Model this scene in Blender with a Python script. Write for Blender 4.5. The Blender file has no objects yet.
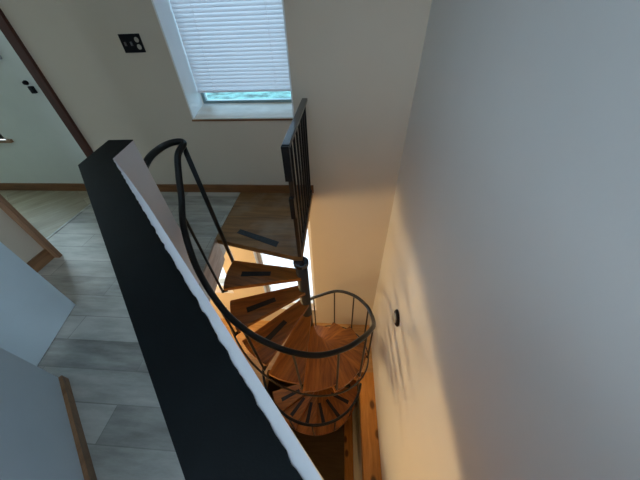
import bpy, bmesh, math, random
from mathutils import Vector, Matrix
random.seed(7)
SC = bpy.context.scene
COL = SC.collection
PI = math.pi

# ------------------------------------------------------------------ levels
ZF = -1.465          # loft floor (the camera lens is z = 0)
ZC = 1.0             # loft ceiling
ZU = -1.705          # underside of the loft floor
ZL = -4.15          # lower floor
ZB = -6.25           # basement floor
YB = 2.3375          # inner face of the back wall
XR = 0.578           # inner face of the right wall
XL = -4.4
YF = -2.6
CX, CY = -0.297, 1.388  # pole of the spiral stair
RT = 0.650
RISE = 0.2026
A0, DA = 168.7, 25.75

# ------------------------------------------------------------------ helpers
def lin(r, g, b):
    def f(c):
        c /= 255.0
        return c / 12.92 if c <= 0.04045 else ((c + 0.055) / 1.055) ** 2.4
    return (f(r), f(g), f(b), 1.0)

def obj(name, bm, mat, parent=None, smooth=False):
    me = bpy.data.meshes.new(name)
    bmesh.ops.recalc_face_normals(bm, faces=bm.faces)
    bm.to_mesh(me); bm.free()
    if smooth:
        for p in me.polygons: p.use_smooth = True
    if mat: me.materials.append(mat)
    o = bpy.data.objects.new(name, me)
    COL.objects.link(o)
    if parent: o.parent = parent
    return o

def struct(name, bm, mat, parent=None):
    o = obj(name, bm, mat, parent)
    if not parent: o['kind'] = 'structure'
    return o

def thing(name, label, cat, loc=(0, 0, 0), group=None):
    o = bpy.data.objects.new(name, None)
    o.empty_display_size = 0.1
    COL.objects.link(o)
    o.location = loc
    o['label'] = label; o['category'] = cat
    if group: o['group'] = group
    return o

def tag(o, label, cat, group=None):
    o['label'] = label; o['category'] = cat
    if group: o['group'] = group

def box(bm, x0, x1, y0, y1, z0, z1, mtx=None, bevel=0.0):
    vs = [bm.verts.new(Vector(c)) for c in
          [(x0, y0, z0), (x1, y0, z0), (x1, y1, z0), (x0, y1, z0),
           (x0, y0, z1), (x1, y0, z1), (x1, y1, z1), (x0, y1, z1)]]
    fs = [bm.faces.new([vs[i] for i in f]) for f in
          [(3, 2, 1, 0), (4, 5, 6, 7), (0, 1, 5, 4), (1, 2, 6, 5), (2, 3, 7, 6), (3, 0, 4, 7)]]
    if bevel:
        es = list({e for f in fs for e in f.edges})
        r = bmesh.ops.bevel(bm, geom=es, offset=bevel, segments=2, affect='EDGES', profile=0.5)
        vs = list({v for f in bm.faces for v in f.verts}) if mtx is None else [v for v in r['verts']] + [v for v in vs if v.is_valid]
        vs = list(set(vs))
    if mtx is not None:
        for v in vs: v.co = mtx @ v.co
    return bm

def one_box(*a, **k):
    return box(bmesh.new(), *a, **k)

def prism(bm, pts, z0, z1):
    lo = [bm.verts.new((p[0], p[1], z0)) for p in pts]
    hi = [bm.verts.new((p[0], p[1], z1)) for p in pts]
    n = len(pts)
    bm.faces.new(lo[::-1]); bm.faces.new(hi)
    for i in range(n):
        bm.faces.new([lo[i], lo[(i + 1) % n], hi[(i + 1) % n], hi[i]])
    return bm

def catmull(pts, n=8):
    P = [Vector(p) for p in pts]
    P = [2 * P[0] - P[1]] + P + [2 * P[-1] - P[-2]]
    out = []
    for i in range(1, len(P) - 2):
        a, b, c, d = P[i - 1:i + 3]
        for k in range(n):
            t = k / n
            out.append(0.5 * ((2 * b) + (c - a) * t + (2 * a - 5 * b + 4 * c - d) * t * t + (3 * b - a - 3 * c + d) * t ** 3))
    out.append(P[-2])
    return out

def tube(bm, path, r, seg=12):
    path = [Vector(p) for p in path]
    rings = []
    t0 = (path[1] - path[0]).normalized()
    ref = Vector((0, 0, 1)) if abs(t0.z) < 0.9 else Vector((1, 0, 0))
    u = t0.cross(ref).normalized()
    for i, p in enumerate(path):
        if i == 0: t = path[1] - path[0]
        elif i == len(path) - 1: t = path[-1] - path[-2]
        else: t = path[i + 1] - path[i - 1]
        t.normalize()
        u = (u - t * u.dot(t)).normalized()
        v = t.cross(u)
        rr = r[i] if isinstance(r, (list, tuple)) else r
        rings.append([bm.verts.new(p + rr * (math.cos(2 * PI * k / seg) * u + math.sin(2 * PI * k / seg) * v)) for k in range(seg)])
    for a, b in zip(rings, rings[1:]):
        for k in range(seg):
            bm.faces.new([a[k], a[(k + 1) % seg], b[(k + 1) % seg], b[k]])
    bm.faces.new(rings[0][::-1]); bm.faces.new(rings[-1])
    return bm

def lathe(bm, prof, seg=32, mtx=None):
    rings = []
    for r, z in prof:
        rings.append([bm.verts.new((max(r, 1e-4) * math.cos(2 * PI * k / seg), max(r, 1e-4) * math.sin(2 * PI * k / seg), z)) for k in range(seg)])
    for a, b in zip(rings, rings[1:]):
        for k in range(seg):
            bm.faces.new([a[k], a[(k + 1) % seg], b[(k + 1) % seg], b[k]])
    bm.faces.new(rings[0][::-1]); bm.faces.new(rings[-1])
    if mtx is not None:
        for ring in rings:
            for v in ring: v.co = mtx @ v.co
    return bm

# ------------------------------------------------------------------ materials
def mat_base(name):
    m = bpy.data.materials.new(name); m.use_nodes = True
    nt = m.node_tree
    b = nt.nodes['Principled BSDF']
    return m, nt, b

def mat_plain(name, col, rough=0.6, metal=0.0, var=0.06, scale=6.0, bump=0.0, bscale=180.0, spec=0.5):
    m, nt, b = mat_base(name)
    tc = nt.nodes.new('ShaderNodeTexCoord')
    n = nt.nodes.new('ShaderNodeTexNoise'); n.inputs['Scale'].default_value = scale; n.inputs['Detail'].default_value = 5
    nt.links.new(tc.outputs['Object'], n.inputs['Vector'])
    r = nt.nodes.new('ShaderNodeValToRGB')
    r.color_ramp.elements[0].position = 0.3; r.color_ramp.elements[1].position = 0.7
    r.color_ramp.elements[0].color = tuple(c * (1 - var) for c in col[:3]) + (1,)
    r.color_ramp.elements[1].color = tuple(min(1, c * (1 + var)) for c in col[:3]) + (1,)
    nt.links.new(n.outputs['Fac'], r.inputs['Fac'])
    nt.links.new(r.outputs['Color'], b.inputs['Base Color'])
    b.inputs['Roughness'].default_value = rough; b.inputs['Metallic'].default_value = metal
    b.inputs['Specular IOR Level'].default_value = spec
    if bump:
        n2 = nt.nodes.new('ShaderNodeTexNoise'); n2.inputs['Scale'].default_value = bscale
        nt.links.new(tc.outputs['Object'], n2.inputs['Vector'])
        bp = nt.nodes.new('ShaderNodeBump'); bp.inputs['Strength'].default_value = bump; bp.inputs['Distance'].default_value = 0.004
        nt.links.new(n2.outputs['Fac'], bp.inputs['Height']); nt.links.new(bp.outputs['Normal'], b.inputs['Normal'])
    return m

def mat_wood(name, dark, mid, light, rough=0.45, axis=0, scale=1.0, knots=False, stretch=12.0, worn=None):
    m, nt, b = mat_base(name)
    tc = nt.nodes.new('ShaderNodeTexCoord')
    mp = nt.nodes.new('ShaderNodeMapping')
    s = [stretch * scale] * 3; s[axis] = 1.2 * scale
    mp.inputs['Scale'].default_value = s
    nt.links.new(tc.outputs['Object'], mp.inputs['Vector'])
    n = nt.nodes.new('ShaderNodeTexNoise'); n.inputs['Scale'].default_value = 2.2; n.inputs['Detail'].default_value = 7; n.inputs['Roughness'].default_value = 0.62
    n.inputs['Distortion'].default_value = 0.6
    nt.links.new(mp.outputs['Vector'], n.inputs['Vector'])
    r = nt.nodes.new('ShaderNodeValToRGB')
    r.color_ramp.elements[0].position = 0.3; r.color_ramp.elements[0].color = dark
    r.color_ramp.elements[1].position = 0.72; r.color_ramp.elements[1].color = light
    e = r.color_ramp.elements.new(0.5); e.color = mid
    nt.links.new(n.outputs['Fac'], r.inputs['Fac'])
    out = r.outputs['Color']
    if knots:
        v = nt.nodes.new('ShaderNodeTexVoronoi'); v.voronoi_dimensions = '2D'; v.inputs['Scale'].default_value = 4.5
        mp2 = nt.nodes.new('ShaderNodeMapping'); s2 = [1.0] * 3; s2[axis] = 0.6; mp2.inputs['Scale'].default_value = s2; mp2.inputs['Location'].default_value = (0.095, 0.05, 0)
        nt.links.new(tc.outputs['Object'], mp2.inputs['Vector']); nt.links.new(mp2.outputs['Vector'], v.inputs['Vector'])
        kr = nt.nodes.new('ShaderNodeValToRGB'); kr.color_ramp.elements[0].position = 0.10; kr.color_ramp.elements[1].position = 0.19
        nt.links.new(v.outputs['Distance'], kr.inputs['Fac'])
        mx = nt.nodes.new('ShaderNodeMix'); mx.data_type = 'RGBA'
        nt.links.new(kr.outputs['Color'], mx.inputs[0]); mx.inputs[6].default_value = tuple(c * 0.35 for c in dark[:3]) + (1,)
        nt.links.new(out, mx.inputs[7]); out = mx.outputs[2]
    if worn:
        n3 = nt.nodes.new('ShaderNodeTexNoise'); n3.inputs['Scale'].default_value = 3.5; n3.inputs['Detail'].default_value = 6
        nt.links.new(tc.outputs['Object'], n3.inputs['Vector'])
        wr = nt.nodes.new('ShaderNodeValToRGB'); wr.color_ramp.elements[0].position = 0.48; wr.color_ramp.elements[1].position = 0.75
        wr.color_ramp.elements[1].color = (0.7, 0.7, 0.7, 1)
        nt.links.new(n3.outputs['Fac'], wr.inputs['Fac'])
        mx = nt.nodes.new('ShaderNodeMix'); mx.data_type = 'RGBA'
        nt.links.new(wr.outputs['Color'], mx.inputs[0]); nt.links.new(out, mx.inputs[6]); mx.inputs[7].default_value = worn
        out = mx.outputs[2]
    nt.links.new(out, b.inputs['Base Color'])
    b.inputs['Roughness'].default_value = rough
    return m

def mat_planks(name, c1, c2, c3, rot=0.0):
    m, nt, b = mat_base(name)
    tc = nt.nodes.new('ShaderNodeTexCoord')
    mp = nt.nodes.new('ShaderNodeMapping'); mp.inputs['Rotation'].default_value = (0, 0, rot)
    nt.links.new(tc.outputs['Object'], mp.inputs['Vector'])
    br = nt.nodes.new('ShaderNodeTexBrick')
    br.inputs['Scale'].default_value = 1.0; br.inputs['Brick Width'].default_value = 1.1; br.inputs['Row Height'].default_value = 0.16
    br.inputs['Mortar Size'].default_value = 0.0025; br.inputs['Color1'].default_value = (0, 0, 0, 1); br.inputs['Color2'].default_value = (1, 1, 1, 1)
    br.inputs['Mortar'].default_value = (0.2, 0.2, 0.2, 1); br.inputs['Bias'].default_value = 0.0
    nt.links.new(mp.outputs['Vector'], br.inputs['Vector'])
    mp2 = nt.nodes.new('ShaderNodeMapping'); mp2.inputs['Scale'].default_value = (1.3, 6.0, 1)
    nt.links.new(mp.outputs['Vector'], mp2.inputs['Vector'])
    n = nt.nodes.new('ShaderNodeTexNoise'); n.inputs['Scale'].default_value = 2.0; n.inputs['Detail'].default_value = 7; n.inputs['Roughness'].default_value = 0.65
    nt.links.new(mp2.outputs['Vector'], n.inputs['Vector'])
    ad = nt.nodes.new('ShaderNodeMath'); ad.operation = 'MULTIPLY_ADD'; ad.inputs[1].default_value = 0.30
    nt.links.new(br.outputs['Color'], ad.inputs[0]); nt.links.new(n.outputs['Fac'], ad.inputs[2])
    r = nt.nodes.new('ShaderNodeValToRGB')
    r.color_ramp.elements[0].position = 0.38; r.color_ramp.elements[0].color = c1
    r.color_ramp.elements[1].position = 0.86; r.color_ramp.elements[1].color = c3
    e = r.color_ramp.elements.new(0.62); e.color = c2
    nt.links.new(ad.outputs[0], r.inputs['Fac'])
    mx = nt.nodes.new('ShaderNodeMix'); mx.data_type = 'RGBA'; mx.blend_type = 'MULTIPLY'
    nt.links.new(br.outputs['Fac'], mx.inputs[0]); nt.links.new(r.outputs['Color'], mx.inputs[6]); mx.inputs[7].default_value = (0.78, 0.78, 0.78, 1)
    nt.links.new(mx.outputs[2], b.inputs['Base Color'])
    b.inputs['Roughness'].default_value = 0.45
    return m

def mat_glass(name, tint=(0.93, 0.98, 1.0, 1)):
    m = bpy.data.materials.new(name); m.use_nodes = True
    nt = m.node_tree; nt.nodes.clear()
    o = nt.nodes.new('ShaderNodeOutputMaterial'); mx = nt.nodes.new('ShaderNodeMixShader')
    t = nt.nodes.new('ShaderNodeBsdfTransparent'); t.inputs['Color'].default_value = tint
    g = nt.nodes.new('ShaderNodeBsdfGlossy'); g.inputs['Roughness'].default_value = 0.02
    mx.inputs[0].default_value = 0.06
    nt.links.new(t.outputs[0], mx.inputs[1]); nt.links.new(g.outputs[0], mx.inputs[2]); nt.links.new(mx.outputs[0], o.inputs['Surface'])
    return m

def mat_slat(name):
    m = bpy.data.materials.new(name); m.use_nodes = True
    nt = m.node_tree; nt.nodes.clear()
    o = nt.nodes.new('ShaderNodeOutputMaterial'); mx = nt.nodes.new('ShaderNodeMixShader')
    d = nt.nodes.new('ShaderNodeBsdfDiffuse'); d.inputs['Color'].default_value = (0.84, 0.81, 0.82, 1)
    t = nt.nodes.new('ShaderNodeBsdfTranslucent'); t.inputs['Color'].default_value = (0.86, 0.78, 0.80, 1)
    mx.inputs[0].default_value = 0.30
    nt.links.new(d.outputs[0], mx.inputs[1]); nt.links.new(t.outputs[0], mx.inputs[2]); nt.links.new(mx.outputs[0], o.inputs['Surface'])
    return m

M = {}
M['wall'] = mat_plain('wall_paint', (0.60, 0.53, 0.44, 1), 0.75, var=0.02, scale=2.0, bump=0.08, bscale=90)
M['wall_right'] = mat_plain('wall_paint_white', (0.64, 0.635, 0.63, 1), 0.6, var=0.02, scale=2.0, bump=0.10, bscale=60)
M['wall_pale'] = mat_plain('wall_paint_pale', (0.66, 0.70, 0.67, 1), 0.7, var=0.02)
M['door_paint_bluelit'] = mat_plain('door_paint_bluelit', (0.76, 0.87, 0.94, 1), 0.45, var=0.02)  # white door, tinted to stand in for bluish daylight
M['hall_paint_bluelit'] = mat_plain('hall_paint_bluelit', (0.70, 0.77, 0.82, 1), 0.6, var=0.02)  # white wall with the bluish daylight put into its tint
M['white'] = mat_plain('white_paint', (0.80, 0.80, 0.80, 1), 0.5, var=0.02)
M['ceiling'] = mat_plain('ceiling_paint', (0.75, 0.75, 0.74, 1), 0.9, var=0.02)
M['half_white'] = mat_plain('half_wall_paint', (0.62, 0.61, 0.64, 1), 0.6, var=0.03)
M['black_cap'] = mat_plain('black_paint', (0.0020, 0.0032, 0.0038, 1), 0.55, var=0.3, scale=14, bump=0.08, bscale=240, spec=0.10)
M['black_steel'] = mat_plain('black_steel', (0.006, 0.0065, 0.0075, 1), 0.38, var=0.15, scale=20, spec=0.3)
M['rail_gloss'] = mat_plain('gloss_black_enamel', (0.016, 0.020, 0.026, 1), 0.17, var=0.2, scale=30, spec=1.0)
M['pole'] = mat_plain('brown_black_steel', (0.020, 0.011, 0.007, 1), 0.45, var=0.2, scale=12)
M['bronze'] = mat_plain('bronze_steel', (0.030, 0.020, 0.013, 1), 0.42, var=0.2, scale=15, spec=0.35)
M['grip'] = mat_plain('grip_tape', (0.012, 0.012, 0.014, 1), 0.85, var=0.3, scale=60, bump=0.3, bscale=400)
M['grip_grey'] = mat_plain('grey_grip_tape', (0.030, 0.034, 0.040, 1), 0.8, var=0.3, scale=60)
M['tread'] = mat_wood('tread_wood', (0.12, 0.036, 0.005, 1), (0.25, 0.083, 0.012, 1), (0.40, 0.148, 0.025, 1), 0.38, 0, 1.0)
M['base'] = mat_wood('baseboard_wood', (0.13, 0.05, 0.017, 1), (0.20, 0.08, 0.027, 1), (0.26, 0.11, 0.04, 1), 0.4, 0, 1.0)
M['base_y'] = mat_wood('baseboard_wood_y', (0.18, 0.085, 0.037, 1), (0.26, 0.13, 0.06, 1), (0.34, 0.18, 0.085, 1), 0.4, 1, 1.0)
M['trim_dark'] = mat_wood('dark_trim_wood', (0.040, 0.010, 0.006, 1), (0.062, 0.016, 0.010, 1), (0.09, 0.025, 0.015, 1), 0.6, 2, 1.0)
M['casing'] = mat_wood('casing_wood', (0.20, 0.105, 0.058, 1), (0.28, 0.15, 0.085, 1), (0.36, 0.20, 0.12, 1), 0.45, 2, 1.0)
M['fascia'] = mat_wood('fascia_wood', (0.30, 0.20, 0.15, 1), (0.40, 0.28, 0.21, 1), (0.48, 0.36, 0.28, 1), 0.6, 1, 1.0)
M['pine'] = mat_wood('knotty_pine', (0.44, 0.17, 0.028, 1), (0.58, 0.25, 0.05, 1), (0.68, 0.33, 0.08, 1), 0.45, 1, 1.0, knots=True)
M['ply'] = mat_wood('landing_wood', (0.12, 0.055, 0.016, 1), (0.21, 0.10, 0.032, 1), (0.30, 0.155, 0.055, 1), 0.5, 0, 1.0, worn=(0.31, 0.23, 0.165, 1))
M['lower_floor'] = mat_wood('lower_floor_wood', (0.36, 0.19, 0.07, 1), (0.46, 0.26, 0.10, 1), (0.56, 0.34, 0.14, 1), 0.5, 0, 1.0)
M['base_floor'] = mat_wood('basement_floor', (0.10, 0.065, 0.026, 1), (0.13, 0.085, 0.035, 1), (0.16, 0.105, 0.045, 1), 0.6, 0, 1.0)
M['vinyl'] = mat_planks('vinyl_planks', (0.20, 0.19, 0.17, 1), (0.36, 0.345, 0.31, 1), (0.52, 0.50, 0.455, 1))
M['vinyl_warm'] = mat_planks('vinyl_planks_warm', (0.21, 0.165, 0.105, 1), (0.31, 0.255, 0.17, 1), (0.41, 0.35, 0.25, 1), rot=math.radians(-52))
M['glass'] = mat_glass('window_glass', (0.88, 0.97, 0.98, 1))
M['glass_clear'] = mat_glass('window_glass_clear')
M['slat'] = mat_slat('blind_slat')
M['window_frame'] = mat_plain('grey_window_frame', (0.22, 0.30, 0.31, 1), 0.4)
M['sill'] = mat_wood('sill_wood_whitewash', (0.42, 0.27, 0.17, 1), (0.60, 0.46, 0.36, 1), (0.74, 0.68, 0.64, 1), 0.3, 0, 0.4, stretch=5.0)
M['plate'] = mat_plain('black_plate', (0.004, 0.004, 0.008, 1), 0.4, spec=0.15)
M['outlet'] = mat_plain('almond_plastic', (0.42, 0.40, 0.35, 1), 0.45)
M['switch'] = mat_plain('grey_toggle', (0.16, 0.16, 0.17, 1), 0.4)
M['grey_metal'] = mat_plain('grey_metal', (0.34, 0.36, 0.38, 1), 0.4, 0.3)
M['lawn'] = mat_plain('lawn', (0.12, 0.25, 0.235, 1), 0.9, var=0.8, scale=1.4)
M['patio'] = mat_plain('patio_concrete', (0.72, 0.70, 0.68, 1), 0.9, var=0.1)
M['exterior'] = mat_plain('exterior_wall', (0.5, 0.5, 0.5, 1), 0.9)

# ------------------------------------------------------------------ walls
def wall_y(name, x0, x1, y0, y1, z0, z1, holes, mat):
    """wall in an x-z plane, thickness y0..y1, with rectangular holes (hx0,hx1,hz0,hz1)"""
    xs = sorted({x0, x1} | {h[0] for h in holes} | {h[1] for h in holes})
    bm = bmesh.new()
    for a, b in zip(xs, xs[1:]):
        xm = (a + b) / 2
        zs = z0
        for h in sorted([h for h in holes if h[0] < xm < h[1]], key=lambda h: h[2]):
            if h[2] > zs: box(bm, a, b, y0, y1, zs, h[2])
            zs = h[3]
        if zs < z1: box(bm, a, b, y0, y1, zs, z1)
    return struct(name, bm, mat)

YO = YB + 0.30
W1 = (-1.325, -0.402, -0.712, 0.72)          # loft window over the landing
W2 = (-4.25, -3.33, -0.88, 0.55)             # far-left loft window
W3 = (-1.13, -0.335, -3.75, -1.86)           # lower window
W4 = (-2.75, -1.64, -3.35, -2.2)             # second lower window
XT = -2.52
wall_y('wall_back', XT, XR + 0.15, YB, YO, ZB, ZC, [W1, W3], M['wall'])
o = wall_y('wall_back_left', XL - 0.15, XT, YB, YO, ZU, ZC, [W2], M['wall_pale'])
wall_y('wall_back_lower', XL - 0.15, XT, YB, YO, ZB, ZU, [(W4[0], XT, W4[2], W4[3])], M['wall'])
bpy.data.objects['wall_back'].data.clear_geometry() if False else None
# the second lower window also cuts into the main back wall: rebuild it with that hole
bpy.data.objects.remove(bpy.data.objects['wall_back'])
wall_y('wall_back', XT, XR + 0.15, YB, YO, ZB, ZC, [W1, W3, (XT, W4[1], W4[2], W4[3])], M['wall'])
struct('wall_right', one_box(XR, XR + 0.15, YF - 0.15, YB, ZB, ZC), M['wall_right'])
struct('wall_left', one_box(XL - 0.15, XL, YF - 0.15, YB, ZB, ZC), M['wall_pale'])
WF = (-1.15, 0.35, -0.75, 0.75)             # added loft window behind the camera, unseen, for fill light
wall_y('wall_front', XL, XR, YF - 0.15, YF, ZB, ZC, [WF], M['wall'])
SK = (-1.15, -0.25, -0.75, 0.05)              # added skylight over the passage, unseen, to brighten that side
bm = bmesh.new()
box(bm, XL - 0.15, SK[0], YF - 0.15, YO, ZC, ZC + 0.15); box(bm, SK[1], XR + 0.15, YF - 0.15, YO, ZC, ZC + 0.15)
box(bm, SK[0], SK[1], YF - 0.15, SK[2], ZC, ZC + 0.15); box(bm, SK[0], SK[1], SK[3], YO, ZC, ZC + 0.15)
struct('ceiling', bm, M['ceiling'])
bm = bmesh.new()
box(bm, SK[0], SK[0] + 0.04, SK[2], SK[3], ZC + 0.08, ZC + 0.13); box(bm, SK[1] - 0.04, SK[1], SK[2], SK[3], ZC + 0.08, ZC + 0.13)
box(bm, SK[0] + 0.04, SK[1] - 0.04, SK[2], SK[2] + 0.04, ZC + 0.08, ZC + 0.13); box(bm, SK[0] + 0.04, SK[1] - 0.04, SK[3] - 0.04, SK[3], ZC + 0.08, ZC + 0.13)
sk = struct('window_6', bm, M['white'])  # frame of the added skylight
obj('pane', one_box(SK[0] + 0.04, SK[1] - 0.04, SK[2] + 0.04, SK[3] - 0.04, ZC + 0.10, ZC + 0.106), M['glass_clear'], sk)

# half wall plan (level top, runs diagonally and then turns straight back)
HT = -0.460
A_ = (-1.092, 0.929); B_ = (-1.150, 1.199); C_ = (-1.024, 1.203); D_ = (-0.987, 0.996)
dl = Vector((0.896, -0.907)).normalized(); dr = Vector((0.948, -0.964)).normalized()
def at_x(p, d, x): return (x, p[1] + d.y * (x - p[0]) / d.x)
nr = Vector((dr.y, -dr.x)) * -1              # towards the stairs
if nr.x < 0: nr = -nr
STRIP = 0.020
D2 = (D_[0] + nr.x * STRIP * 0.15, D_[1] + nr.y * STRIP * 0.15)
Dm = (D_[0] + dr.x * 0.22 + nr.x * STRIP * 0.62, D_[1] + dr.y * 0.22 + nr.y * STRIP * 0.62)
Dn = (D_[0] + dr.x * 0.5 + nr.x * STRIP, D_[1] + dr.y * 0.5 + nr.y * STRIP)
E_ = at_x(Dn, dr, XR - 0.002); EB = at_x(D_, dr, XR - 0.002); F_ = at_x(A_, dl, XR - 0.002)

# loft floor with its stairwell edge following the half wall and the landing
LX = -1.068
floor_pts = [(XL, YB), (LX, YB), (LX, 1.57), C_, D2, Dm, Dn, E_, (XR, YF), (XL, YF)]
XS = -2.60                                    # seam between the two floors
loft_main = [(XS, YB), (LX, YB), (LX, 1.57), C_, D2, Dm, Dn, E_, (XR, E_[1]), (XR, YF), (XS, YF)]
struct('floor', prism(bmesh.new(), loft_main, ZU, ZF), M['vinyl'])
struct('floor_hall', prism(bmesh.new(), [(XL, YB), (XS, YB), (XS, YF), (XL, YF)], ZU, ZF), M['vinyl_warm'])
bm = one_box(XS - 0.012, XS + 0.012, 1.36, YB - 0.02, ZF, ZF + 0.004)
struct('trim_7', bm, M['vinyl'])

# fascia board on the stairwell edge of the floor
bm = bmesh.new()
pa, pb = Vector((LX, 1.575)), Vector(C_)
dd = (pb - pa).normalized(); nn = Vector((-dd.y, dd.x))
if nn.x < 0: nn = -nn
prism(bm, [pa, pb + dd * 0.02, pb + dd * 0.02 + nn * 0.015, pa + nn * 0.015], ZU - 0.02, ZF - 0.002)
struct('trim_3', bm, M['fascia'])

# half wall itself
hw = thing('half_wall', 'white half wall with a black painted top running diagonally beside the stairwell', 'half wall', (A_[0], A_[1], ZF))
inv = Matrix.Translation((-A_[0], -A_[1], -ZF))
def child(name, bm, mat, root, smooth=False):
    bmesh.ops.transform(bm, matrix=Matrix.Translation(-root.location), verts=bm.verts)
    return obj(name, bm, mat, root, smooth)
child('wall_body', prism(bmesh.new(), [A_, B_, C_, D2, Dm, Dn, E_, F_], ZF, HT - 0.004), M['half_white'], hw)
edge = []
L = (Vector(EB) - Vector(D_)).length
n = 260
for i in range(n + 1):
    t = i / n
    w = random.uniform(-0.0010, 0.0010) + (0.0016 * math.sin(i * 0.9) * math.sin(i * 0.23)) if 2 < i else 0.0
    q = Vector(D_) + dr * (L * t) + nr * w
    edge.append((min(q.x, XR - 0.002), q.y))
child('painted_top', prism(bmesh.new(), [A_, B_, C_] + edge + [F_], HT - 0.004, HT), M['black_cap'], hw).__setitem__('label', 'matt black painted top')

# ------------------------------------------------------------------ left side of the loft
P0 = Vector((-1.468, 0.411)); d1 = Vector((0.768, -0.640)); n1 = Vector((-0.640, -0.768))
Lw = 1.60
def par(p, d, l, nrm, t): return [p, p + d * l, p + d * l + nrm * t, p + nrm * t]
struct('wall_hall', prism(bmesh.new(), par(P0, d1, Lw, n1, 0.11), ZF, ZC), M['hall_paint_bluelit'])
struct('baseboard_hall', prism(bmesh.new(), par(P0 - n1 * 0.016, d1, Lw, n1, 0.016), ZF, ZF + 0.052), M['base_y'])
# open white door standing behind that wall
pd = Vector((-1.788, 0.877)); ddv = Vector((0.10, -0.41)).normalized(); nd = Vector((ddv.y, -ddv.x))
if nd.x > 0: nd = -nd
bm = prism(bmesh.new(), par(pd, ddv, 0.78, nd, 0.036), ZF + 0.006, ZF + 2.02)
struct('door_1', bm, M['door_paint_bluelit'])
# wall stub with wooden casing
struct('wall_stub', one_box(-2.545, -2.345, YF, 1.305, ZF, ZC), M['wall'])
struct('trim_2', one_box(-2.56, -2.285, 1.305, 1.335, ZF, ZC), M['casing'])
struct('baseboard_stub', one_box(-2.345, -2.331, YF, 1.305, ZF, ZF + 0.10), M['base_y'])
# baseboards and the dark vertical trim on the back wall
struct('baseboard_back', one_box(XL, -0.27, YB - 0.016, YB, ZF, ZF + 0.088), M['base'])
struct('trim_1', one_box(-2.555, -2.475, YB - 0.03, YB, ZF + 0.088, ZC), M['trim_dark'])
struct('trim_6', one_box(-2.573, -2.555, YB - 0.012, YB, ZF + 0.088, ZC), M['casing'])

# ------------------------------------------------------------------ windows
def window(n, W, yin, frame_mat, glass, fw=0.035, mull=False):
    x0, x1, z0, z1 = W
    bm = bmesh.new()
    y0, y1 = yin, yin + 0.05
    box(bm, x0, x0 + fw, y0, y1, z0, z1); box(bm, x1 - fw, x1, y0, y1, z0, z1)
    box(bm, x0 + fw, x1 - fw, y0, y1, z0, z0 + fw); box(bm, x0 + fw, x1 - fw, y0, y1, z1 - fw, z1)
    if mull: box(bm, x0 + fw, x1 - fw, y0 + 0.005, y1 - 0.005, (z0 + z1) / 2 - 0.02, (z0 + z1) / 2 + 0.02)
    f = struct('window_%d' % n, bm, frame_mat)
    p = obj('pane', one_box(x0 + fw, x1 - fw, y0 + 0.02, y0 + 0.026, z0 + fw, z1 - fw), glass, f)
    return f

YG = YB + 0.255
w1 = window(1, (W1[0] + 0.02, W1[1], -0.66, W1[3]), YG, M['window_frame'], M['glass'], 0.028)
# sloping whitewashed sill and painted reveals
bm = bmesh.new()
sv = [(YB - 0.006, -0.718), (YG, -0.655), (YG, -0.735), (YB - 0.006, -0.730)]
lo = [bm.verts.new((W1[0], y, z)) for y, z in sv]; hi = [bm.verts.new((W1[1], y, z)) for y, z in sv]
bm.faces.new(lo); bm.faces.new(hi[::-1])
for i in range(4): bm.faces.new([lo[i], lo[(i + 1) % 4], hi[(i + 1) % 4], hi[i]])
obj('sill_edge', one_box(W1[0] - 0.004, W1[1], YB - 0.012, YB - 0.0065, -0.732, -0.717), M['base'], w1)
s_ = obj('sill', bm, M['sill'], w1); s_['label'] = 'pale worn wooden sill'
obj('reveal', one_box(W1[0], W1[0] + 0.012, YB - 0.001, YG, -0.718, W1[3]), M['white'], w1)
obj('reveal', one_box(W1[1] - 0.012, W1[1], YB - 0.001, YG, -0.718, W1[3]), M['white'], w1)
window(2, W2, YB + 0.15, M['white'], M['glass_clear'], 0.04, True)
bm = one_box(W2[0] - 0.05, W2[1] + 0.075, YB - 0.03, YB + 0.15, W2[2] - 0.03, W2[2])
struct('trim_8', bm, M['casing'])
window(3, W3, YB + 0.10, M['white'], M['glass_clear'], 0.05)
window(4, W4, YB + 0.10, M['white'], M['glass_clear'], 0.05)
window(5, WF, YF - 0.10, M['white'], M['glass_clear'], 0.05)  # added window behind the camera, an unseen fill source

# venetian blind in the loft window
yb = YB + 0.215
bx0, bx1 = W1[0] + 0.022, W1[1] - 0.014
bl = thing('window_blind', 'white venetian blind lowered almost to the sill of the landing window', 'blind', (0.5 * (bx0 + bx1), yb, -0.55))
bm = bmesh.new()
z = -0.518; tilt = math.radians(70)
while z < W1[3] - 0.05:
    prof = []
    for k in range(5):
        s = -0.0210 + 0.042 * k / 4
        c = 0.0022 * (1 - (s / 0.0210) ** 2)
        prof.append((s * math.cos(tilt) + c * math.sin(tilt) * -1, s * math.sin(tilt) + c * math.cos(tilt)))
    a = [bm.verts.new((bx0, yb + p[0], z + p[1])) for p in prof]
    b = [bm.verts.new((bx1, yb + p[0], z + p[1])) for p in prof]
    for k in range(4): bm.faces.new([a[k], a[k + 1], b[k + 1], b[k]])
    z += 0.0275
child('slats', bm, M['slat'], bl, True)
child('bottom_rail', one_box(bx0, bx1, yb - 0.014, yb + 0.014, -0.552, -0.536), M['slat'], bl)
child('head_rail', one_box(bx0, bx1, yb - 0.02, yb + 0.02, W1[3] - 0.045, W1[3] - 0.005), M['white'], bl)
for x in (bx0 + 0.16, bx1 - 0.16):
    bm = bmesh.new()
    box(bm, x - 0.0018, x + 0.0018, yb - 0.0120, yb - 0.0110, -0.54, W1[3] - 0.04)
    child('ladder_cord', bm, M['slat'], bl)

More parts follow.
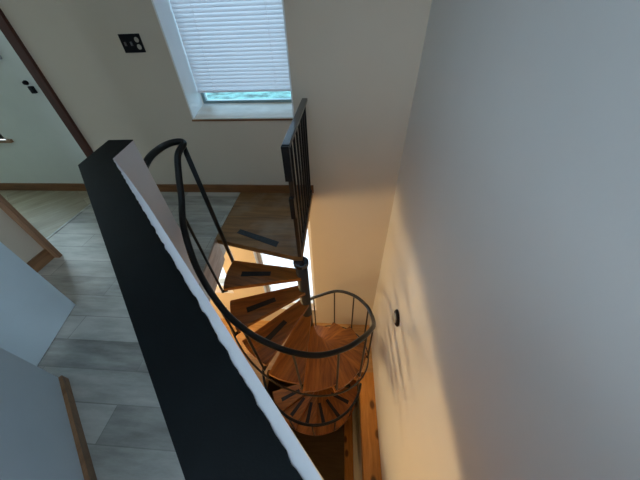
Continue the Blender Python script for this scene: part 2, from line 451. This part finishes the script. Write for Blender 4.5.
# ------------------------------------------------------------------ wall fittings
pl = thing('switch_plate', 'black wall plate with two toggle switches and a double outlet left of the window', 'switch plate', (-1.590, YB, -0.168))
child('plate', one_box(-1.673, -1.507, YB - 0.007, YB - 0.0005, -0.225, -0.111, bevel=0.002), M['plate'], pl)
for x in (-1.638, -1.590):
    bm = one_box(x - 0.005, x + 0.005, YB - 0.019, YB - 0.0072, -0.182, -0.158)
    child('toggle_switch', bm, M['switch'], pl)
for zc in (-0.147, -0.190):
    mt = Matrix.Translation((-1.541, YB - 0.0072, zc)) @ Matrix.Rotation(PI / 2, 4, 'X')
    child('outlet', lathe(bmesh.new(), [(0.0165, 0.0), (0.0165, 0.002), (0.0155, 0.003)], 24, mt), M['outlet'], pl)

lt = thing('latch', 'small black latch on the pale wall beside the dark vertical trim', 'latch', (-2.66, YB, -0.44))
bm = bmesh.new()
lathe(bm, [(0.016, 0), (0.018, 0.012), (0.012, 0.03), (0.004, 0.034)], 16, Matrix.Translation((-2.672, YB - 0.001, -0.405)) @ Matrix.Rotation(PI / 2, 4, 'X'))
child('knob', bm, M['plate'], lt)
child('keeper', one_box(-2.668, -2.63, YB - 0.03, YB - 0.0005, -0.485, -0.43, bevel=0.006), M['plate'], lt)
hk = thing('coat_hook', 'grey metal hook on the pale wall at the left edge', 'hook', (-2.74, YB, -0.21))
child('base_plate', one_box(-2.79, -2.735, YB - 0.008, YB - 0.0005, -0.235, -0.175, bevel=0.002), M['grey_metal'], hk)
child('prong', tube(bmesh.new(), catmull([(-2.76, YB - 0.008, -0.19), (-2.74, YB - 0.03, -0.195), (-2.715, YB - 0.045, -0.21), (-2.70, YB - 0.045, -0.235)], 5), 0.009, 8), M['grey_metal'], hk)

# round fitting on the right wall
cy_, cz_ = 1.33, -2.205
kn = thing('wall_knob', 'small round dark fitting with a pale centre on the white right wall', 'wall fitting', (XR, cy_, cz_))
mt = Matrix.Translation((XR - 0.0005, cy_, cz_)) @ Matrix.Rotation(-PI / 2, 4, 'Y')
child('rim', lathe(bmesh.new(), [(0.078, 0.0), (0.080, 0.010), (0.070, 0.022), (0.052, 0.024)], 32, mt), M['plate'], kn)
mt2 = Matrix.Translation((XR - 0.025, cy_, cz_)) @ Matrix.Rotation(-PI / 2, 4, 'Y')
child('centre', lathe(bmesh.new(), [(0.048, 0.0), (0.044, 0.010), (0.020, 0.016)], 32, mt2), M['outlet'], kn)

# ------------------------------------------------------------------ landing
ld = thing('landing_platform', 'worn brown wooden landing at the top of the spiral stairs below the window', 'landing', (-0.68, 1.9, ZF - 0.05))
child('deck', prism(bmesh.new(), [(LX + 0.002, YB - 0.001), (LX + 0.002, 1.575), (-0.352, 1.392), (-0.285, 1.392), (-0.285, YB - 0.001)], ZF - 0.05, ZF), M['ply'], ld)
gpts = [(-0.897, 1.659), (-0.882, 1.71), (-0.499, 1.555), (-0.511, 1.492)]
child('grip_strip', prism(bmesh.new(), gpts, ZF, ZF + 0.003), M['grip_grey'], ld)['label'] = 'dark grey grip strip'

# ------------------------------------------------------------------ spiral stair
def pol(a, r, z): a = math.radians(a); return (CX + r * math.cos(a), CY + r * math.sin(a), z)
st = thing('spiral_staircase', 'wooden spiral staircase with black handrail winding down from the landing', 'spiral staircase', (CX, CY, ZL))
bm = lathe(bmesh.new(), [(0.050, ZL), (0.050, ZF - 0.09)], 28, Matrix.Translation((CX, CY, 0)))
child('pole', bm, M['pole'], st, True)
bm = lathe(bmesh.new(), [(0.050, ZF - 0.09), (0.062, ZF - 0.085), (0.062, ZF - 0.055), (0.052, ZF - 0.05)], 28, Matrix.Translation((CX, CY, 0)))
child('collar', bm, M['rail_gloss'], st)

def wedge(r0, r1, a, th):
    """tread: an outer arc whose straight sides run to a round hub about the pole"""
    pts = []
    for i in range(11):
        t = a * i / 10
        pts.append((r1 * math.cos(t), r1 * math.sin(t)))
    t0, t1 = a + math.radians(84), 2 * PI - math.radians(84)
    for i in range(17):
        t = t0 + (t1 - t0) * i / 16
        pts.append((r0 * math.cos(t), r0 * math.sin(t)))
    return prism(bmesh.new(), pts, -th, 0)
ang = math.radians(DA + 1.6)
bm = wedge(0.047, RT, ang, 0.036)
tread0 = obj('tread', bm, M['tread'], st)
bm = bmesh.new()
am = ang * 0.52
mt = Matrix.Rotation(am, 4, 'Z')
for co in [(0.27, -0.024), (0.52, -0.024), (0.52, 0.024), (0.27, 0.024)]: pass
prism(bm, [(mt @ Vector((x, y, 0)))[:2] for x, y in [(0.27, -0.022), (0.52, -0.026), (0.52, 0.026), (0.27, 0.022)]], 0, 0.003)
grip0 = obj('grip_strip', bm, M['grip'], tread0); grip0['label'] = 'black grip strip'
treads = []
for k in range(1, 13):
    t = tread0 if k == 1 else tread0.copy()
    if k > 1: COL.objects.link(t)
    t.parent = st
    t.location = (0, 0, ZF - RISE * k - ZL)
    t.rotation_euler = (0, 0, math.radians(A0 + DA * (k - 1)))
    if 1 < k <= 3:
        g = grip0.copy(); COL.objects.link(g); g.parent = t
    treads.append(t)

HA = [(170, -.60), (176, -.645), (182, -.745), (188, -.855), (200, -.965), (213, -1.10), (223, -1.225), (235, -1.36), (245, -1.43), (256, -1.51), (271, -1.61),
      (286, -1.70), (302, -1.775), (317, -1.85), (335, -2.02), (351, -2.24), (366, -2.375), (381, -2.455), (402, -2.57), (424, -2.71), (447, -2.93), (456, -3.0)]
def hz(a):
    for (a0, z0), (a1, z1) in zip(HA, HA[1:]):
        if a <= a1: return z0 + (z1 - z0) * (a - a0) / (a1 - a0)
    return HA[-1][1]
def RH(a): return 0.69 if a < 285 else 0.69 - 0.030 * min(1, (a - 285) / 50)
NT = pol(171, 0.685, -0.605)
path = catmull([(-1.062, 1.203, -0.63), (-1.066, 1.30, -0.60), (-1.060, 1.40, -0.592), (-1.04, 1.48, -0.592), (-1.00, 1.523, -0.597), (-0.975, 1.52, -0.61)]
               + [pol(a, RH(a), z) for a, z in HA[1:]], 6)
child('handrail', tube(bmesh.new(), path, 0.0195, 14), M['black_steel'], st, True)
child('newel_post', tube(bmesh.new(), [(-0.965, 1.548, ZF - 0.27), (-0.985, 1.522, -0.60)], 0.0165, 12), M['black_steel'], st, True)
def rz(a): return ZF - RISE * ((a - A0) / DA + 0.5) - 0.055
path = [pol(a, 0.685, rz(a)) for a in range(200, 447, 4)]
child('lower_rail', tube(bmesh.new(), path, 0.0085, 8), M['bronze'], st, True)
for k in range(1, 13):
    a = A0 + DA * k + 0.3
    if a > 456: continue
    bm = tube(bmesh.new(), [pol(a, 0.672, ZF - RISE * k - 0.07), pol(a, RH(a), hz(a))], 0.0095, 8)
    box(bm, -0.03, 0.02, -0.012, 0.012, -0.008, 0.0, Matrix.Translation(pol(a, 0.66, ZF - RISE * k - 0.05)) @ Matrix.Rotation(math.radians(a), 4, 'Z'))
    child('baluster', bm, M['black_steel'] if k < 4 else M['bronze'], st)

# lower flight, in shadow
ls = thing('spiral_staircase', 'dark lower flight of the wooden spiral staircase disappearing beneath the first coil', 'spiral staircase', (CX, CY, ZB))
child('pole', lathe(bmesh.new(), [(0.046, ZB), (0.046, ZL - 0.01)], 24, Matrix.Translation((CX, CY, 0))), M['pole'], ls, True)
LT = [(195.7, -4.19), (221.4, -4.225), (247.1, -4.26), (272.8, -4.295), (298.5, -4.33), (324.2, -4.365), (349.9, -4.40)]
bmL = wedge(0.044, 0.640, ang, 0.036)
lt0 = obj('tread', bmL, M['tread'], ls)
bm = bmesh.new()
prism(bm, [(mt @ Vector((x, y, 0)))[:2] for x, y in [(0.26, -0.020), (0.54, -0.026), (0.54, 0.026), (0.26, 0.020)]], 0, 0.003)
lg0 = obj('grip_strip', bm, M['grip'], lt0); lg0['label'] = 'black grip strip'
for i, (a, z) in enumerate(LT):
    t = lt0 if i == 0 else lt0.copy()
    if i: COL.objects.link(t)
    t.parent = ls; t.location = (0, 0, z - ZB); t.rotation_euler = (0, 0, math.radians(a))
    if i:
        g = lg0.copy(); COL.objects.link(g); g.parent = t
def lz(a): return -3.49 - 0.0022 * (a - 200)
child('handrail', tube(bmesh.new(), [pol(a, 0.655, lz(a)) for a in range(190, 352, 4)], 0.016, 10), M['black_steel'], ls, True)
for a, z in LT[1:]:
    child('baluster', tube(bmesh.new(), [pol(a, 0.632, z - 0.03), pol(a, 0.655, lz(min(max(a, 190), 350)))], 0.008, 8), M['black_steel'], ls)

# ------------------------------------------------------------------ landing railing
XG = -0.300
rg = thing('landing_railing', 'black metal railing on the right edge of the landing beside the window', 'railing', (XG, 1.87, ZF))
bm = one_box(XG - 0.025, XG + 0.021, 1.375, YB - 0.002, -0.585, -0.560, bevel=0.004)
child('top_rail', bm, M['rail_gloss'], rg)
bm = bmesh.new()
box(bm, XG - 0.026, XG + 0.018, 1.360, 1.384, -0.78, -0.565)
child('end_plate', bm, M['black_steel'], rg)
child('post', one_box(XG - 0.014, XG + 0.014, 1.385, 1.413, ZF + 0.001, -0.586), M['pole'], rg)
child('bracket', one_box(XG - 0.019, XG + 0.013, 1.352, 1.384, -1.06, -0.90), M['black_steel'], rg)
child('bottom_rail', one_box(XG - 0.016, XG + 0.016, 1.415, YB - 0.018, ZF + 0.02, ZF + 0.038), M['pole'], rg)
nb = 7
for i in range(nb):
    y = 1.52 + (YB - 0.06 - 1.52) * i / (nb - 1)
    child('baluster', one_box(XG - 0.008, XG + 0.008, y - 0.008, y + 0.008, ZF + 0.038, -0.585), M['black_steel'], rg)

# ------------------------------------------------------------------ lower floor and basement
OX0, OX1, OY0, OY1 = -1.05, 0.366, -1.2, 1.50
bm = bmesh.new()
for (x0, x1, y0, y1) in [(XL, OX0, YF, YB), (OX0, OX1, OY1, YB), (OX0, OX1, YF, OY0), (OX1, XR, OY1 + 0.05, YB), (OX1, XR, YF, OY0)]:
    box(bm, x0, x1, y0, y1, ZL - 0.22, ZL)
struct('floor_lower', bm, M['lower_floor'])
struct('trim_4', one_box(OX1, XR - 0.001, OY0, OY1 + 0.05, ZL - 0.22, ZL + 0.004), M['pine'])
struct('wall_basement', one_box(OX1 + 0.002, XR, YF, YB, ZB, ZL - 0.22), M['wall'])
struct('trim_5', one_box(0.205, OX1, YF, YB, ZB, ZB + 0.04), M['pine'])
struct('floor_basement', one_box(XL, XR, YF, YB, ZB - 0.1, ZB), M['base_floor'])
# low wall added beside the lower stairwell to shade the lower flight
gd = Vector((0.707, -0.707)); gn = Vector((-0.707, -0.707)); g0 = Vector((-1.52, 1.685))
struct('wall_lamp_block', prism(bmesh.new(), par(g0, gd, 2.6, gn, 0.09), ZL, -3.36), M['wall'])
# ground outside
struct('ground', one_box(-14, 14, YO, 9, ZL - 0.5, ZL - 0.2), M['patio'])
struct('ground_lawn', one_box(-30, 30, 9, 60, ZL - 0.5, ZL - 0.2), M['lawn'])

# ------------------------------------------------------------------ camera
cam = bpy.data.cameras.new('camera'); co = bpy.data.objects.new('camera', cam); COL.objects.link(co)
r = Vector((0.99722768, 0.06731033, -0.03172167)); u = Vector((-0.02219372, 0.67595398, 0.73660957)); f = Vector((-0.07102383, 0.73386343, -0.67557389))
co.matrix_world = Matrix(((r.x, u.x, -f.x, 0), (r.y, u.y, -f.y, 0), (r.z, u.z, -f.z, 0), (0, 0, 0, 1)))
cam.sensor_fit = 'HORIZONTAL'; cam.sensor_width = 36.0; cam.lens = 36.0 * 256 / 640
cam.clip_start = 0.02
SC.camera = co

# ------------------------------------------------------------------ light
def area(name, loc, direction, sx, sy, power, col):
    l = bpy.data.lights.new(name, 'AREA'); l.shape = 'RECTANGLE'; l.size = sx; l.size_y = sy; l.energy = power; l.color = col
    o = bpy.data.objects.new(name, l); COL.objects.link(o); o.location = loc
    o.rotation_euler = Vector(direction).to_track_quat('-Z', 'Y').to_euler()
    return o
area('daylight_landing_window', (-0.87, YO + 0.25, 0.1), (0, -1, -0.15), 1.1, 1.6, 10, (0.50, 0.76, 1.0))
area('added_skylight_fill', (-0.70, -0.35, ZC + 0.35), (0, 0, -1), 0.9, 0.8, 29, (0.68, 0.85, 1.0))  # fill lamp above the added skylight
area('daylight_far_window', (-3.8, YO + 0.15, -0.1), (0, -1, -0.1), 1.0, 1.5, 50, (0.80, 0.95, 1.0))
area('added_front_window_fill', (-0.40, YF - 0.3, 0.1), (0, 1, -0.1), 1.6, 1.5, 62, (0.84, 0.92, 1.0))  # fill lamp outside the added front window
area('daylight_lower_window', (-0.73, YO + 0.25, -2.8), (0, -1, -0.1), 0.9, 1.9, 8, (1.0, 0.86, 0.66))
area('daylight_lower_side_window', (-2.2, YO + 0.25, -2.8), (0, -1, -0.1), 1.1, 1.1, 3, (1.0, 0.95, 0.9))
for i in range(5):
    lp = bpy.data.lights.new('lower_lamp', 'POINT'); lp.energy = 33; lp.color = (1.0, 0.69, 0.34); lp.shadow_soft_size = 0.09
    q = bpy.data.objects.new('lower_lamp', lp); COL.objects.link(q); q.location = (-2.6, -0.10 + 0.34 * i, -2.02)
sun = bpy.data.lights.new('sun', 'SUN'); sun.energy = 7.0; sun.angle = 0.02; so = bpy.data.objects.new('sun', sun); COL.objects.link(so)
so.rotation_euler = Vector((-0.8, -0.02, -0.6)).to_track_quat('-Z', 'Y').to_euler()

w = bpy.data.worlds.new('sky'); SC.world = w; w.use_nodes = True
nt = w.node_tree; bg = nt.nodes['Background']
tc = nt.nodes.new('ShaderNodeTexCoord'); sp = nt.nodes.new('ShaderNodeSeparateXYZ'); rp = nt.nodes.new('ShaderNodeValToRGB')
nt.links.new(tc.outputs['Generated'], sp.inputs[0])
ma = nt.nodes.new('ShaderNodeMath'); ma.operation = 'MULTIPLY_ADD'; ma.inputs[1].default_value = 0.5; ma.inputs[2].default_value = 0.5
nt.links.new(sp.outputs['Z'], ma.inputs[0]); nt.links.new(ma.outputs[0], rp.inputs['Fac'])
rp.color_ramp.elements[0].position = 0.45; rp.color_ramp.elements[0].color = (0.75, 0.85, 0.9, 1)
rp.color_ramp.elements[1].position = 0.9; rp.color_ramp.elements[1].color = (0.35, 0.6, 0.95, 1)
nt.links.new(rp.outputs['Color'], bg.inputs['Color']); bg.inputs['Strength'].default_value = 1.6

SC.view_settings.view_transform = 'Standard'
SC.view_settings.look = 'None'
SC.view_settings.gamma = 1.0
SC.view_settings.exposure = 0.30
SC.view_settings.use_curve_mapping = False
try:
    SC.cycles.use_denoising = True
    SC.cycles.max_bounces = 10
    SC.cycles.diffuse_bounces = 6
    SC.cycles.sample_clamp_indirect = 6.0
    SC.cycles.caustics_reflective = False
    SC.cycles.caustics_refractive = False
except Exception:
    pass
